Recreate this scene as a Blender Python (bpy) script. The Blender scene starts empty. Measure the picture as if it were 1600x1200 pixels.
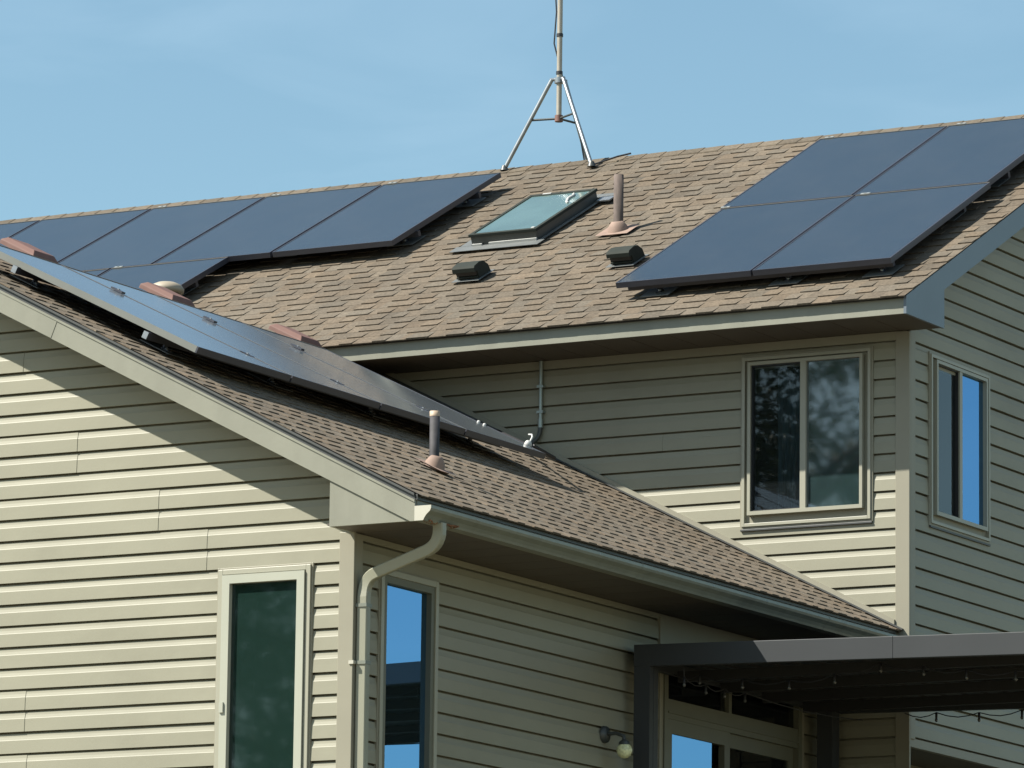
import bpy, bmesh, math, random
from mathutils import Vector, Matrix
random.seed(7)
V = Vector
R = math.radians
scene = bpy.context.scene
COL = scene.collection

# ------------------------------------------------------------------ camera
YAW, PITCH, ROLL = -0.5053576681, 0.1737128102, 0.0128923943
CAM = V((16.194833, -27.412510, -4.785031))
f = V((math.sin(YAW)*math.cos(PITCH), math.cos(YAW)*math.cos(PITCH), math.sin(PITCH)))
r0 = V((math.cos(YAW), -math.sin(YAW), 0.0)); u0 = r0.cross(f)
rr = r0*math.cos(ROLL)+u0*math.sin(ROLL); uu = -r0*math.sin(ROLL)+u0*math.cos(ROLL)
cam = bpy.data.objects.new('camera', bpy.data.cameras.new('camera')); COL.objects.link(cam)
cam.matrix_world = Matrix(((rr.x, uu.x, -f.x, CAM.x), (rr.y, uu.y, -f.y, CAM.y), (rr.z, uu.z, -f.z, CAM.z), (0, 0, 0, 1)))
cam.data.sensor_width = 36.0; cam.data.lens = 36*8753.95/1600.0
cam.data.clip_start = 0.5; cam.data.clip_end = 5000
scene.camera = cam

# ------------------------------------------------------------------ light
SUND = V((1.174, 1.0, -1.686)).normalized()
el = math.asin(-SUND.z); az = math.atan2(-SUND.x, -SUND.y)
w = bpy.data.worlds.new('World'); scene.world = w; w.use_nodes = True
nt = w.node_tree; nt.nodes.clear()
sky = nt.nodes.new('ShaderNodeTexSky'); sky.sky_type = 'NISHITA'; sky.sun_disc = False
sky.sun_elevation = el; sky.sun_rotation = az % (2*math.pi)
sky.altitude = 200; sky.air_density = 1.0; sky.dust_density = 0.6; sky.ozone_density = 0.6
bg = nt.nodes.new('ShaderNodeBackground'); bg.inputs[1].default_value = 0.054
wo = nt.nodes.new('ShaderNodeOutputWorld')
tn = nt.nodes.new('ShaderNodeMix'); tn.data_type = 'RGBA'; tn.blend_type = 'MULTIPLY'; tn.inputs[0].default_value = 1.0
tn.inputs[7].default_value = (0.87, 1.015, 0.945, 1)
nt.links.new(sky.outputs[0], tn.inputs[6])
wtc = nt.nodes.new('ShaderNodeTexCoord'); wmp = nt.nodes.new('ShaderNodeMapping'); wmp.inputs['Scale'].default_value = (9, 9, 30); wmp.inputs['Rotation'].default_value = (0.25, 0.1, 0.4)
wno = nt.nodes.new('ShaderNodeTexNoise'); wno.inputs['Scale'].default_value = 1.6; wno.inputs['Detail'].default_value = 7; wno.inputs['Distortion'].default_value = 0.6
wrp = nt.nodes.new('ShaderNodeMapRange'); wrp.inputs[1].default_value = 0.48; wrp.inputs[2].default_value = 0.80; wrp.inputs[3].default_value = 0.0; wrp.inputs[4].default_value = 0.07
wmx = nt.nodes.new('ShaderNodeMix'); wmx.data_type = 'RGBA'; wmx.inputs[7].default_value = (7.6, 9.2, 10.4, 1)
nt.links.new(wtc.outputs['Generated'], wmp.inputs[0]); nt.links.new(wmp.outputs[0], wno.inputs['Vector']); nt.links.new(wno.outputs['Fac'], wrp.inputs[0])
# made-up bright cloud in the unseen sky behind the camera, added to fill the shade
wdt = nt.nodes.new('ShaderNodeVectorMath'); wdt.operation = 'DOT_PRODUCT'; wdt.inputs[1].default_value = V((0.35, -0.80, 0.48)).normalized()
wm1 = nt.nodes.new('ShaderNodeMapRange'); wm1.interpolation_type = 'SMOOTHSTEP'; wm1.inputs[1].default_value = 0.1; wm1.inputs[2].default_value = 0.8; wm1.inputs[3].default_value = 0.0; wm1.inputs[4].default_value = 0.32
wn2 = nt.nodes.new('ShaderNodeTexNoise'); wn2.inputs['Scale'].default_value = 3.0; wn2.inputs['Detail'].default_value = 6
wm2 = nt.nodes.new('ShaderNodeMath'); wm2.operation = 'MULTIPLY_ADD'; wm2.inputs[1].default_value = 0.9; wm2.inputs[2].default_value = 0.55
wm3 = nt.nodes.new('ShaderNodeMath'); wm3.operation = 'MULTIPLY'; wm4 = nt.nodes.new('ShaderNodeMath'); wm4.operation = 'MAXIMUM'
nt.links.new(wtc.outputs['Generated'], wdt.inputs[0]); nt.links.new(wdt.outputs['Value'], wm1.inputs[0]); nt.links.new(wtc.outputs['Generated'], wn2.inputs['Vector'])
nt.links.new(wn2.outputs['Fac'], wm2.inputs[0]); nt.links.new(wm1.outputs[0], wm3.inputs[0]); nt.links.new(wm2.outputs[0], wm3.inputs[1])
nt.links.new(wm3.outputs[0], wm4.inputs[0]); nt.links.new(wrp.outputs[0], wm4.inputs[1]); nt.links.new(wm4.outputs[0], wmx.inputs[0]); nt.links.new(tn.outputs[2], wmx.inputs[6]); nt.links.new(wmx.outputs[2], bg.inputs[0]); nt.links.new(bg.outputs[0], wo.inputs[0])
sl = bpy.data.lights.new('sun', 'SUN'); sl.energy = 4.2; sl.angle = R(0.5); sl.color = (1.0, 0.95, 0.86)
so = bpy.data.objects.new('sun', sl); COL.objects.link(so)
so.rotation_euler = SUND.to_track_quat('-Z', 'Y').to_euler()
scene.view_settings.view_transform = 'Standard'; scene.view_settings.look = 'None'
scene.view_settings.exposure = 1.5; scene.view_settings.gamma = 1.0
scene.cycles.max_bounces = 8

# ------------------------------------------------------------------ materials
def mat(name, col, rough=0.6, metal=0.0, var=0.06, scale=6.0, bump=0.0, bscale=60.0, spec=0.5, ior=None, coat=0.0, dirt=0.0, stretch=(1, 1, 1)):
    m = bpy.data.materials.new(name); m.use_nodes = True
    n = m.node_tree; N = n.nodes; L = n.links; b = N['Principled BSDF']
    b.inputs['Roughness'].default_value = rough; b.inputs['Metallic'].default_value = metal
    b.inputs['Specular IOR Level'].default_value = spec
    if ior: b.inputs['IOR'].default_value = ior
    if coat: b.inputs['Coat Weight'].default_value = coat; b.inputs['Coat Roughness'].default_value = 0.08
    tc = N.new('ShaderNodeTexCoord'); mp = N.new('ShaderNodeMapping'); mp.inputs['Scale'].default_value = stretch
    L.new(tc.outputs['Object'], mp.inputs[0])
    no = N.new('ShaderNodeTexNoise'); no.inputs['Scale'].default_value = scale; no.inputs['Detail'].default_value = 6
    L.new(mp.outputs[0], no.inputs['Vector'])
    cr = N.new('ShaderNodeValToRGB')
    c = col
    cr.color_ramp.elements[0].position = 0.3; cr.color_ramp.elements[1].position = 0.7
    cr.color_ramp.elements[0].color = tuple(max(0, x*(1-var)) for x in c)+(1,)
    cr.color_ramp.elements[1].color = tuple(min(1, x*(1+var)) for x in c)+(1,)
    L.new(no.outputs['Fac'], cr.inputs[0]); out = cr.outputs[0]
    if dirt:
        n2 = N.new('ShaderNodeTexNoise'); n2.inputs['Scale'].default_value = scale*0.35; n2.inputs['Detail'].default_value = 8
        n2.inputs['Roughness'].default_value = 0.7; L.new(mp.outputs[0], n2.inputs['Vector'])
        r2 = N.new('ShaderNodeValToRGB'); r2.color_ramp.elements[0].position = 0.52; r2.color_ramp.elements[1].position = 0.75
        L.new(n2.outputs['Fac'], r2.inputs[0])
        mx = N.new('ShaderNodeMix'); mx.data_type = 'RGBA'
        ml = N.new('ShaderNodeMath'); ml.operation = 'MULTIPLY'; ml.inputs[1].default_value = dirt
        L.new(r2.outputs[0], ml.inputs[0]); L.new(ml.outputs[0], mx.inputs[0])
        L.new(out, mx.inputs[6]); mx.inputs[7].default_value = (c[0]*0.45, c[1]*0.42, c[2]*0.38, 1); out = mx.outputs[2]
    L.new(out, b.inputs['Base Color'])
    if bump:
        n3 = N.new('ShaderNodeTexNoise'); n3.inputs['Scale'].default_value = bscale; n3.inputs['Detail'].default_value = 4
        L.new(tc.outputs['Object'], n3.inputs['Vector'])
        bp = N.new('ShaderNodeBump'); bp.inputs['Strength'].default_value = bump; bp.inputs['Distance'].default_value = 0.01
        L.new(n3.outputs['Fac'], bp.inputs['Height']); L.new(bp.outputs[0], b.inputs['Normal'])
    return m

M = {}
M['siding'] = mat('vinyl siding', (0.211, 0.204, 0.152), 0.5, var=0.045, scale=1.6, bump=0.22, bscale=3.5, dirt=0.22, stretch=(1, 1, 2.0), spec=0.3)
M['trim'] = mat('siding trim', (0.210, 0.199, 0.152), 0.5, var=0.04, scale=2, dirt=0.10, spec=0.3)
M['fascia'] = mat('aluminium fascia', (0.180, 0.180, 0.142), 0.45, var=0.07, scale=3, bump=0.25, bscale=4, dirt=0.25, spec=0.4, stretch=(1.6, 1.6, .5))
M['rakeshade'] = mat('rake cladding with painted blue shade', (0.098, 0.120, 0.142), 0.38, var=0.05, scale=3, bump=0.2, bscale=4, dirt=0.15)  # fascia trim with bluish shade put into its colour
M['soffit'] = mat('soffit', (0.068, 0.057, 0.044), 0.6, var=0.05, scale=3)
M['drip'] = mat('drip edge', (0.035, 0.037, 0.035), 0.5, var=0.1)
M['winframe'] = mat('window frame vinyl', (0.254, 0.248, 0.194), 0.4, var=0.02, scale=4, spec=0.4)
M['white'] = mat('white vinyl', (0.300, 0.305, 0.250), 0.35, var=0.02, scale=4)
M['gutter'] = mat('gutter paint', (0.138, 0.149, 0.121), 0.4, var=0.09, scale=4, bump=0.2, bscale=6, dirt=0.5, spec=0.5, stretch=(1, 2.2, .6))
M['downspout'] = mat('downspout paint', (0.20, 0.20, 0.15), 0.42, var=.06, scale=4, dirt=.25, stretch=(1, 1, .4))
M['endcap'] = mat('gutter end cap', (0.372, 0.360, 0.300), 0.4, var=0.03)
M['rust'] = mat('rust stain', (0.14, 0.065, 0.03), 0.85, var=0.3, scale=30)
M['darkmetal'] = mat('dark bronze metal', (0.035, 0.04, 0.038), 0.45, var=0.1)
M['ventdark'] = mat('dark grey green vent', (0.022, 0.026, 0.022), 0.75, var=0.08, scale=10, spec=0.15)
M['black'] = mat('black', (0.008, 0.008, 0.009), 0.5)
M['alu'] = mat('anodised frame silver', (0.42, 0.43, 0.40), 0.35, metal=0.6, var=0.05)
M['blackframe'] = mat('black anodised frame', (0.028, 0.030, 0.040), 0.4, var=0.1)
M['paleedge'] = mat('pale tan frame edge', (0.070, 0.066, 0.056), 0.7)
M['sunside'] = mat('black frame side with painted sun', (0.13, 0.135, 0.12), 0.4)  # black frame side painted paler to stand for sun on it
M['galv'] = mat('galvanised steel', (0.260, 0.280, 0.290), 0.38, metal=0.75, var=0.12, scale=12)
M['mast'] = mat('mast steel', (0.300, 0.270, 0.220), 0.45, metal=0.3, var=0.1, scale=8)
M['flash'] = mat('grey flashing', (0.096, 0.102, 0.099), 0.5, var=0.12, scale=8)
M['lead'] = mat('white sealant', (0.360, 0.360, 0.340), 0.5)
M['terra'] = mat('terracotta boot', (0.190, 0.130, 0.100), 0.8, var=0.12, scale=14)
M['ventred'] = mat('red brown box vent', (0.125, 0.062, 0.048), 0.7, var=0.1, scale=14)
M['domec'] = mat('pale dome vent', (0.252, 0.216, 0.162), 0.6, var=0.05, scale=10)
M['pipe'] = mat('weathered vent pipe', (0.080, 0.060, 0.050), 0.85, var=0.45, scale=18, dirt=0.95, stretch=(1, 1, .35))
M['pipe2'] = mat('dark weathered pipe', (0.022, 0.021, 0.024), 0.75, var=0.4, scale=22, dirt=0.5)
M['pvc'] = mat('pale pvc', (0.330, 0.252, 0.180), 0.6)
M['conduit'] = mat('conduit', (0.26, 0.30, 0.28), 0.4, metal=0.5)
M['pergola'] = mat('charcoal powder coated aluminium', (0.034, 0.037, 0.039), 0.55, var=0.05, scale=2, bump=0.08, bscale=4, spec=0.2)
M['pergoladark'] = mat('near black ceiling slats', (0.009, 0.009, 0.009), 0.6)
M['amber'] = mat('frosted globe', (0.550, 0.560, 0.330), 0.25, var=0.3, scale=60)
M['cable'] = mat('black cable', (0.012, 0.012, 0.014), 0.5)
M['inner'] = mat('room wall', (0.050, 0.048, 0.043), 0.9)
M['curtain'] = mat('blue grey curtain', (0.288, 0.432, 0.540), 0.9, var=0.35, scale=9, stretch=(6, 6, .5))
M['bark'] = mat('bark', (0.09, 0.065, 0.045), 0.9, var=0.3, scale=8)
M['leaf'] = mat('leaves', (0.05, 0.09, 0.025), 0.55, var=0.5, scale=1.2)
M['needle'] = mat('conifer needles', (0.025, 0.055, 0.022), 0.6, var=0.4, scale=1.5)
M['grass'] = mat('lawn', (0.150, 0.128, 0.075), 0.9, var=0.35, scale=0.4, bump=0.4, bscale=30)
M['wood'] = mat('door trim', (0.095, 0.095, 0.065), 0.5, var=0.05)

def shingle_mat():
    m = bpy.data.materials.new('asphalt shingles'); m.use_nodes = True
    n = m.node_tree; N = n.nodes; L = n.links; b = N['Principled BSDF']; b.inputs['Roughness'].default_value = 0.92
    b.inputs['Specular IOR Level'].default_value = 0.2
    at = N.new('ShaderNodeAttribute'); at.attribute_name = 'tint'
    tc = N.new('ShaderNodeTexCoord')
    no = N.new('ShaderNodeTexNoise'); no.inputs['Scale'].default_value = 55; no.inputs['Detail'].default_value = 5
    L.new(tc.outputs['Object'], no.inputs['Vector'])
    n2 = N.new('ShaderNodeTexNoise'); n2.inputs['Scale'].default_value = 0.9; n2.inputs['Detail'].default_value = 5
    L.new(tc.outputs['Object'], n2.inputs['Vector'])
    r1 = N.new('ShaderNodeMapRange'); r1.inputs[1].default_value = 0.3; r1.inputs[2].default_value = 0.7; r1.inputs[3].default_value = 0.72; r1.inputs[4].default_value = 1.28
    L.new(no.outputs['Fac'], r1.inputs[0])
    r2 = N.new('ShaderNodeMapRange'); r2.inputs[1].default_value = 0.3; r2.inputs[2].default_value = 0.7; r2.inputs[3].default_value = 0.88; r2.inputs[4].default_value = 1.12
    L.new(n2.outputs['Fac'], r2.inputs[0])
    mu = N.new('ShaderNodeMath'); mu.operation = 'MULTIPLY'; L.new(r1.outputs[0], mu.inputs[0]); L.new(r2.outputs[0], mu.inputs[1])
    vm = N.new('ShaderNodeVectorMath'); vm.operation = 'SCALE'; L.new(at.outputs['Color'], vm.inputs[0]); L.new(mu.outputs[0], vm.inputs['Scale'])
    L.new(vm.outputs[0], b.inputs['Base Color'])
    bp = N.new('ShaderNodeBump'); bp.inputs['Strength'].default_value = 0.5; bp.inputs['Distance'].default_value = 0.004
    L.new(no.outputs['Fac'], bp.inputs['Height']); L.new(bp.outputs[0], b.inputs['Normal'])
    return m
M['shingle'] = shingle_mat()

def glass_mat(name, refl_ior, tint, trans, rough=0.0, wav=0.0, rcol=(1, 1, 1), film=(.12, .17, .16), fm=.12):
    """window glass: see-through tinted pane with a fresnel mirror on it"""
    m = bpy.data.materials.new(name); m.use_nodes = True
    n = m.node_tree; N = n.nodes; L = n.links; N.clear()
    out = N.new('ShaderNodeOutputMaterial'); mx = N.new('ShaderNodeMixShader')
    tr = N.new('ShaderNodeBsdfTransparent'); tr.inputs[0].default_value = tuple(t*trans for t in tint)+(1,)
    gl = N.new('ShaderNodeBsdfGlossy'); gl.inputs['Roughness'].default_value = rough; gl.inputs[0].default_value = rcol+(1,)
    fr = N.new('ShaderNodeFresnel'); fr.inputs[0].default_value = refl_ior
    if wav:
        tc = N.new('ShaderNodeTexCoord'); no = N.new('ShaderNodeTexNoise'); no.inputs['Scale'].default_value = 2.2; no.inputs['Detail'].default_value = 1
        L.new(tc.outputs['Object'], no.inputs['Vector'])
        bp = N.new('ShaderNodeBump'); bp.inputs['Strength'].default_value = wav; bp.inputs['Distance'].default_value = 0.02
        L.new(no.outputs['Fac'], bp.inputs['Height']); L.new(bp.outputs[0], gl.inputs['Normal'])
    df = N.new('ShaderNodeBsdfDiffuse'); df.inputs[0].default_value = film+(1,); m2 = N.new('ShaderNodeMixShader'); m2.inputs[0].default_value = fm
    L.new(tr.outputs[0], m2.inputs[1]); L.new(df.outputs[0], m2.inputs[2])
    L.new(fr.outputs[0], mx.inputs[0]); L.new(m2.outputs[0], mx.inputs[1]); L.new(gl.outputs[0], mx.inputs[2])
    L.new(mx.outputs[0], out.inputs[0]); return m
M['glass'] = glass_mat('window glass', 2.4, (0.7, 0.8, 0.8), 0.7, wav=0.012, rough=.022, film=(.10, .19, .20), fm=.16)
M['glassdark'] = glass_mat('glass behind full insect screen', 1.6, (0.5, 0.6, 0.6), 0.3, rough=.022, film=(.030, .075, .062), fm=.25)
M['glassside'] = glass_mat('side window glass', 6.5, (0.5, 0.6, 0.7), 0.3, rcol=(0.27, 0.57, 0.98))
M['screenglass'] = glass_mat('glass behind insect screen', 1.5, (0.7, 0.75, 0.75), 0.75, wav=0.01, rough=.012, film=(.04, .05, .055), fm=.12)

def skyglass_mat():
    m = mat('skylight glass', (0.080, 0.130, 0.125), 0.08, var=0.15, scale=2, spec=0.8); m.node_tree.nodes['Principled BSDF'].inputs['IOR'].default_value = 1.8
    return m
M['skyglass'] = skyglass_mat()

def panel_mat():
    m = bpy.data.materials.new('solar glass'); m.use_nodes = True
    n = m.node_tree; N = n.nodes; L = n.links; b = N['Principled BSDF']
    tc = N.new('ShaderNodeTexCoord')
    no = N.new('ShaderNodeTexNoise'); no.inputs['Scale'].default_value = 1.4; no.inputs['Detail'].default_value = 5; L.new(tc.outputs['Object'], no.inputs['Vector'])
    cr = N.new('ShaderNodeValToRGB'); cr.color_ramp.elements[0].color = (0.011, 0.016, 0.020, 1); cr.color_ramp.elements[1].color = (0.016, 0.022, 0.028, 1)
    L.new(no.outputs['Fac'], cr.inputs[0])
    sp = N.new('ShaderNodeSeparateXYZ'); L.new(tc.outputs['Object'], sp.inputs[0])
    # faint cell grid
    def grid(sock, pitch):
        a = N.new('ShaderNodeMath'); a.operation = 'MODULO'; a.inputs[1].default_value = pitch
        ad = N.new('ShaderNodeMath'); ad.operation = 'ADD'; ad.inputs[1].default_value = 10*pitch
        L.new(sock, ad.inputs[0]); L.new(ad.outputs[0], a.inputs[0])
        c = N.new('ShaderNodeMath'); c.operation = 'LESS_THAN'; c.inputs[1].default_value = 0.006; L.new(a.outputs[0], c.inputs[0]); return c.outputs[0]
    g1 = grid(sp.outputs[0], 0.17); g2 = grid(sp.outputs[1], 0.17)
    mxm = N.new('ShaderNodeMath'); mxm.operation = 'MAXIMUM'; L.new(g1, mxm.inputs[0]); L.new(g2, mxm.inputs[1])
    mx = N.new('ShaderNodeMix'); mx.data_type = 'RGBA'; L.new(mxm.outputs[0], mx.inputs[0]); L.new(cr.outputs[0], mx.inputs[6]); mx.inputs[7].default_value = (0.019, 0.025, 0.031, 1)
    oi = N.new('ShaderNodeObjectInfo'); rr_ = N.new('ShaderNodeMapRange'); rr_.inputs[3].default_value = 0.8; rr_.inputs[4].default_value = 1.2; L.new(oi.outputs['Random'], rr_.inputs[0])
    dmp = N.new('ShaderNodeMapping'); dmp.inputs['Scale'].default_value = (1.5, 1.0, 1); L.new(tc.outputs['Object'], dmp.inputs[0])
    dn = N.new('ShaderNodeTexNoise'); dn.inputs['Scale'].default_value = 1.5; dn.inputs['Detail'].default_value = 9; dn.inputs['Roughness'].default_value = 0.65; L.new(dmp.outputs[0], dn.inputs['Vector'])
    dr_ = N.new('ShaderNodeMapRange'); dr_.inputs[1].default_value = 0.4; dr_.inputs[2].default_value = 0.8; dr_.inputs[3].default_value = 0.0; dr_.inputs[4].default_value = 0.045; L.new(dn.outputs['Fac'], dr_.inputs[0])
    dm = N.new('ShaderNodeMix'); dm.data_type = 'RGBA'; L.new(dr_.outputs[0], dm.inputs[0]); dm.inputs[7].default_value = (0.20, 0.18, 0.15, 1)
    vs = N.new('ShaderNodeVectorMath'); vs.operation = 'SCALE'; L.new(mx.outputs[2], vs.inputs[0]); L.new(rr_.outputs[0], vs.inputs['Scale']); L.new(vs.outputs[0], dm.inputs[6])
    L.new(dm.outputs[2], b.inputs['Base Color'])
    b.inputs['Sheen Weight'].default_value = 0.10; b.inputs['Sheen Roughness'].default_value = 0.35; b.inputs['Sheen Tint'].default_value = (.75, .85, .95, 1)
    b.inputs['IOR'].default_value = 1.85; b.inputs['Specular IOR Level'].default_value = 0.5
    r = N.new('ShaderNodeMapRange'); r.inputs[3].default_value = 0.09; r.inputs[4].default_value = 0.15; L.new(no.outputs['Fac'], r.inputs[0]); L.new(r.outputs[0], b.inputs['Roughness'])
    return m
M['panel'] = panel_mat()

# ------------------------------------------------------------------ mesh helpers
class MB:
    def __init__(s): s.v = []; s.f = []; s.m = []; s.c = []; s.mats = []; s.sm = []
    def mi(s, m):
        if m not in s.mats: s.mats.append(m)
        return s.mats.index(m)
    def face(s, pts, m, c=None, smooth=False):
        i = len(s.v); s.v += [tuple(p) for p in pts]; s.f.append(tuple(range(i, i+len(pts)))); s.m.append(s.mi(m)); s.c.append(c); s.sm.append(smooth)
    def grid(s, rows, m, closed=False, smooth=True, c=None):
        i0 = len(s.v); n = len(rows[0])
        for r_ in rows: s.v += [tuple(p) for p in r_]
        for a in range(len(rows)-1):
            for b in range(n if closed else n-1):
                b2 = (b+1) % n
                s.f.append((i0+a*n+b, i0+a*n+b2, i0+(a+1)*n+b2, i0+(a+1)*n+b)); s.m.append(s.mi(m)); s.c.append(c); s.sm.append(smooth)
    def box(s, lo, hi, m, T=None, c=None, bev=0.0):
        x0, y0, z0 = lo; x1, y1, z1 = hi
        P = [V(p) for p in ((x0,y0,z0),(x1,y0,z0),(x1,y1,z0),(x0,y1,z0),(x0,y0,z1),(x1,y0,z1),(x1,y1,z1),(x0,y1,z1))]
        if T is not None: P = [T @ p for p in P]
        i = len(s.v); s.v += [tuple(p) for p in P]
        for q in ((0,3,2,1),(4,5,6,7),(0,1,5,4),(1,2,6,5),(2,3,7,6),(3,0,4,7)):
            s.f.append(tuple(i+k for k in q)); s.m.append(s.mi(m)); s.c.append(c); s.sm.append(False)
    def prism(s, poly, vec, m):
        """closed polygon (list of points) extruded along vec"""
        vec = V(vec); A = [V(p) for p in poly]; B = [p+vec for p in A]
        s.face(A[::-1], m); s.face(B, m)
        for i in range(len(A)):
            j = (i+1) % len(A); s.face([A[i], A[j], B[j], B[i]], m)
    def tube(s, pts, rad, m, n=12, cap=True, flat=None):
        pts = [V(p) for p in pts]; rows = []
        rads = rad if isinstance(rad, (list, tuple)) else [rad]*len(pts)
        up = None
        for i, p in enumerate(pts):
            d = (pts[min(i+1, len(pts)-1)]-pts[max(i-1, 0)]).normalized()
            if up is None:
                up = V((0, 0, 1)) if abs(d.z) < .9 else V((0, 1, 0))
                if flat is not None: up = V(flat)
            a = (up-d*up.dot(d)).normalized(); b = d.cross(a); up = a
            if flat is None: rows.append([p+(a*math.cos(t)+b*math.sin(t))*rads[i] for t in [2*math.pi*k/n for k in range(n)]])
            else:
                w_, h_ = rads[i]; rows.append([p+a*x*h_+b*y*w_ for x, y in ((1,.8),(.8,1),(-.8,1),(-1,.8),(-1,-.8),(-.8,-1),(.8,-1),(1,-.8))])
        s.grid(rows, m, closed=True, smooth=flat is None)
        if cap: s.face(rows[0][::-1], m); s.face(rows[-1], m)
    def lathe(s, base, prof, m, n=24, axis=V((0, 0, 1))):
        axis = V(axis).normalized(); a = axis.orthogonal().normalized(); b = axis.cross(a)
        s.grid([[V(base)+axis*z+(a*math.cos(t)+b*math.sin(t))*r_ for t in [2*math.pi*k/n for k in range(n)]] for r_, z in prof], m, closed=True)
        return s
    def build(s, name, parent=None, bevel=0.0, mw=None):
        me = bpy.data.meshes.new(name); me.from_pydata(s.v, [], s.f)
        for m in s.mats: me.materials.append(m)
        me.polygons.foreach_set('material_index', s.m); me.polygons.foreach_set('use_smooth', s.sm)
        if any(c is not None for c in s.c):
            at = me.color_attributes.new('tint', 'FLOAT_COLOR', 'CORNER'); buf = []
            for p, c in zip(me.polygons, s.c):
                c = c or (.09, .075, .055); buf += [c[0], c[1], c[2], 1.0]*p.loop_total
            at.data.foreach_set('color', buf)
        me.update()
        o = bpy.data.objects.new(name, me); COL.objects.link(o)
        if parent is not None: o.parent = parent
        if mw is not None: o.matrix_world = mw
        if bevel:
            b = o.modifiers.new('bevel', 'BEVEL'); b.width = bevel; b.segments = 2; b.limit_method = 'ANGLE'; b.angle_limit = R(40)
        return o

def tag(o, label=None, cat=None, group=None, kind=None):
    if label: o['label'] = label
    if cat: o['category'] = cat
    if group: o['group'] = group
    if kind: o['kind'] = kind
    return o
def empty(name, mw=None, loc=None):
    o = bpy.data.objects.new(name, None); COL.objects.link(o); o.empty_display_size = 0.2
    if mw is not None: o.matrix_world = mw
    if loc is not None: o.location = loc
    return o
def copy_tree(o, mw=None, parent=None):
    c = o.copy(); COL.objects.link(c); c.parent = parent
    if mw is not None: c.matrix_world = mw
    for ch in list(o.children): copy_tree(ch, None, c)
    return c
def frame(o, ex, ey, ez):
    return Matrix(((ex[0], ey[0], ez[0], o[0]), (ex[1], ey[1], ez[1], o[1]), (ex[2], ey[2], ez[2], o[2]), (0, 0, 0, 1)))

# ------------------------------------------------------------------ key dimensions (metres)
P_ = 0.127                  # siding course
D = 6.175                   # main front wall plane (Y)
XM = 0.639                  # main right wall plane (X)
SM, OM = 0.509, -0.613      # main roof: z = SM*y + OM
SW, OW = 0.503, 0.375       # wing roof: z = OW - SW*x
CM = math.hypot(1, SM); CW = math.hypot(1, SW)
YE, XR = 5.59, 0.905        # main eave line, main rake plane
YRDG = 9.837                # main ridge
XE, YF = 0.57, -0.28        # wing eave line, wing front rake plane
XRDG = -3.67                # wing ridge
ZSM, ZSW = 2.09, -0.08      # soffit heights
GZ = -3.3                   # ground by the house
def mr(x, v, h=0.0):        # point on the main front slope
    y = YE+v/CM; return V((x, y, SM*y+OM))+V((0, -SM, 1))/CM*h
def wr(y, v, h=0.0):        # point on the wing right slope
    x = XE-v/CW; return V((x, y, OW-SW*x))+V((SW, 0, 1))/CW*h
MEX, MEY, MEZ = V((1, 0, 0)), V((0, 1, SM))/CM, V((0, -SM, 1))/CM
WEX, WEY, WEZ = V((0, 1, 0)), V((-1, 0, SW))/CW, V((SW, 0, 1))/CW
def mframe(x, v, h=0.0): return frame(mr(x, v, h), MEX, MEY, MEZ)
def wframe(y, v, h=0.0): return frame(wr(y, v, h), WEX, WEY, WEZ)

# ------------------------------------------------------------------ ground
def ground_z(x, y):
    t = min(1, max(0, (-2.0-y)/24.0)); t = t*t*(3-2*t)
    return GZ-3.1*t
g = MB(); xs = [-1500, -400, -120]+[-60+4*i for i in range(31)]+[120, 400, 1500]; rows = []
for y in [-1500, -400, -120]+[-60+4*i for i in range(31)]+[120, 400, 1500]:
    rows.append([V((x, y, ground_z(x, y)+(0.05*math.sin(x*.7)*math.cos(y*.6) if abs(x) < 60 and abs(y) < 60 and y < -4 else 0))) for x in xs])
g.grid(rows, M['grass'])
tag(g.build('ground'), kind='structure')

# ------------------------------------------------------------------ house root
house = empty('house', loc=(0, 0, 0))
tag(house, 'beige vinyl sided house with brown shingle roofs and a lower gabled wing in front', 'house')
def part(mb, name, label=None, parent=None, bevel=0.0):
    o = mb.build(name, parent or house, bevel=bevel)
    if label: o['label'] = label
    return o

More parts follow.
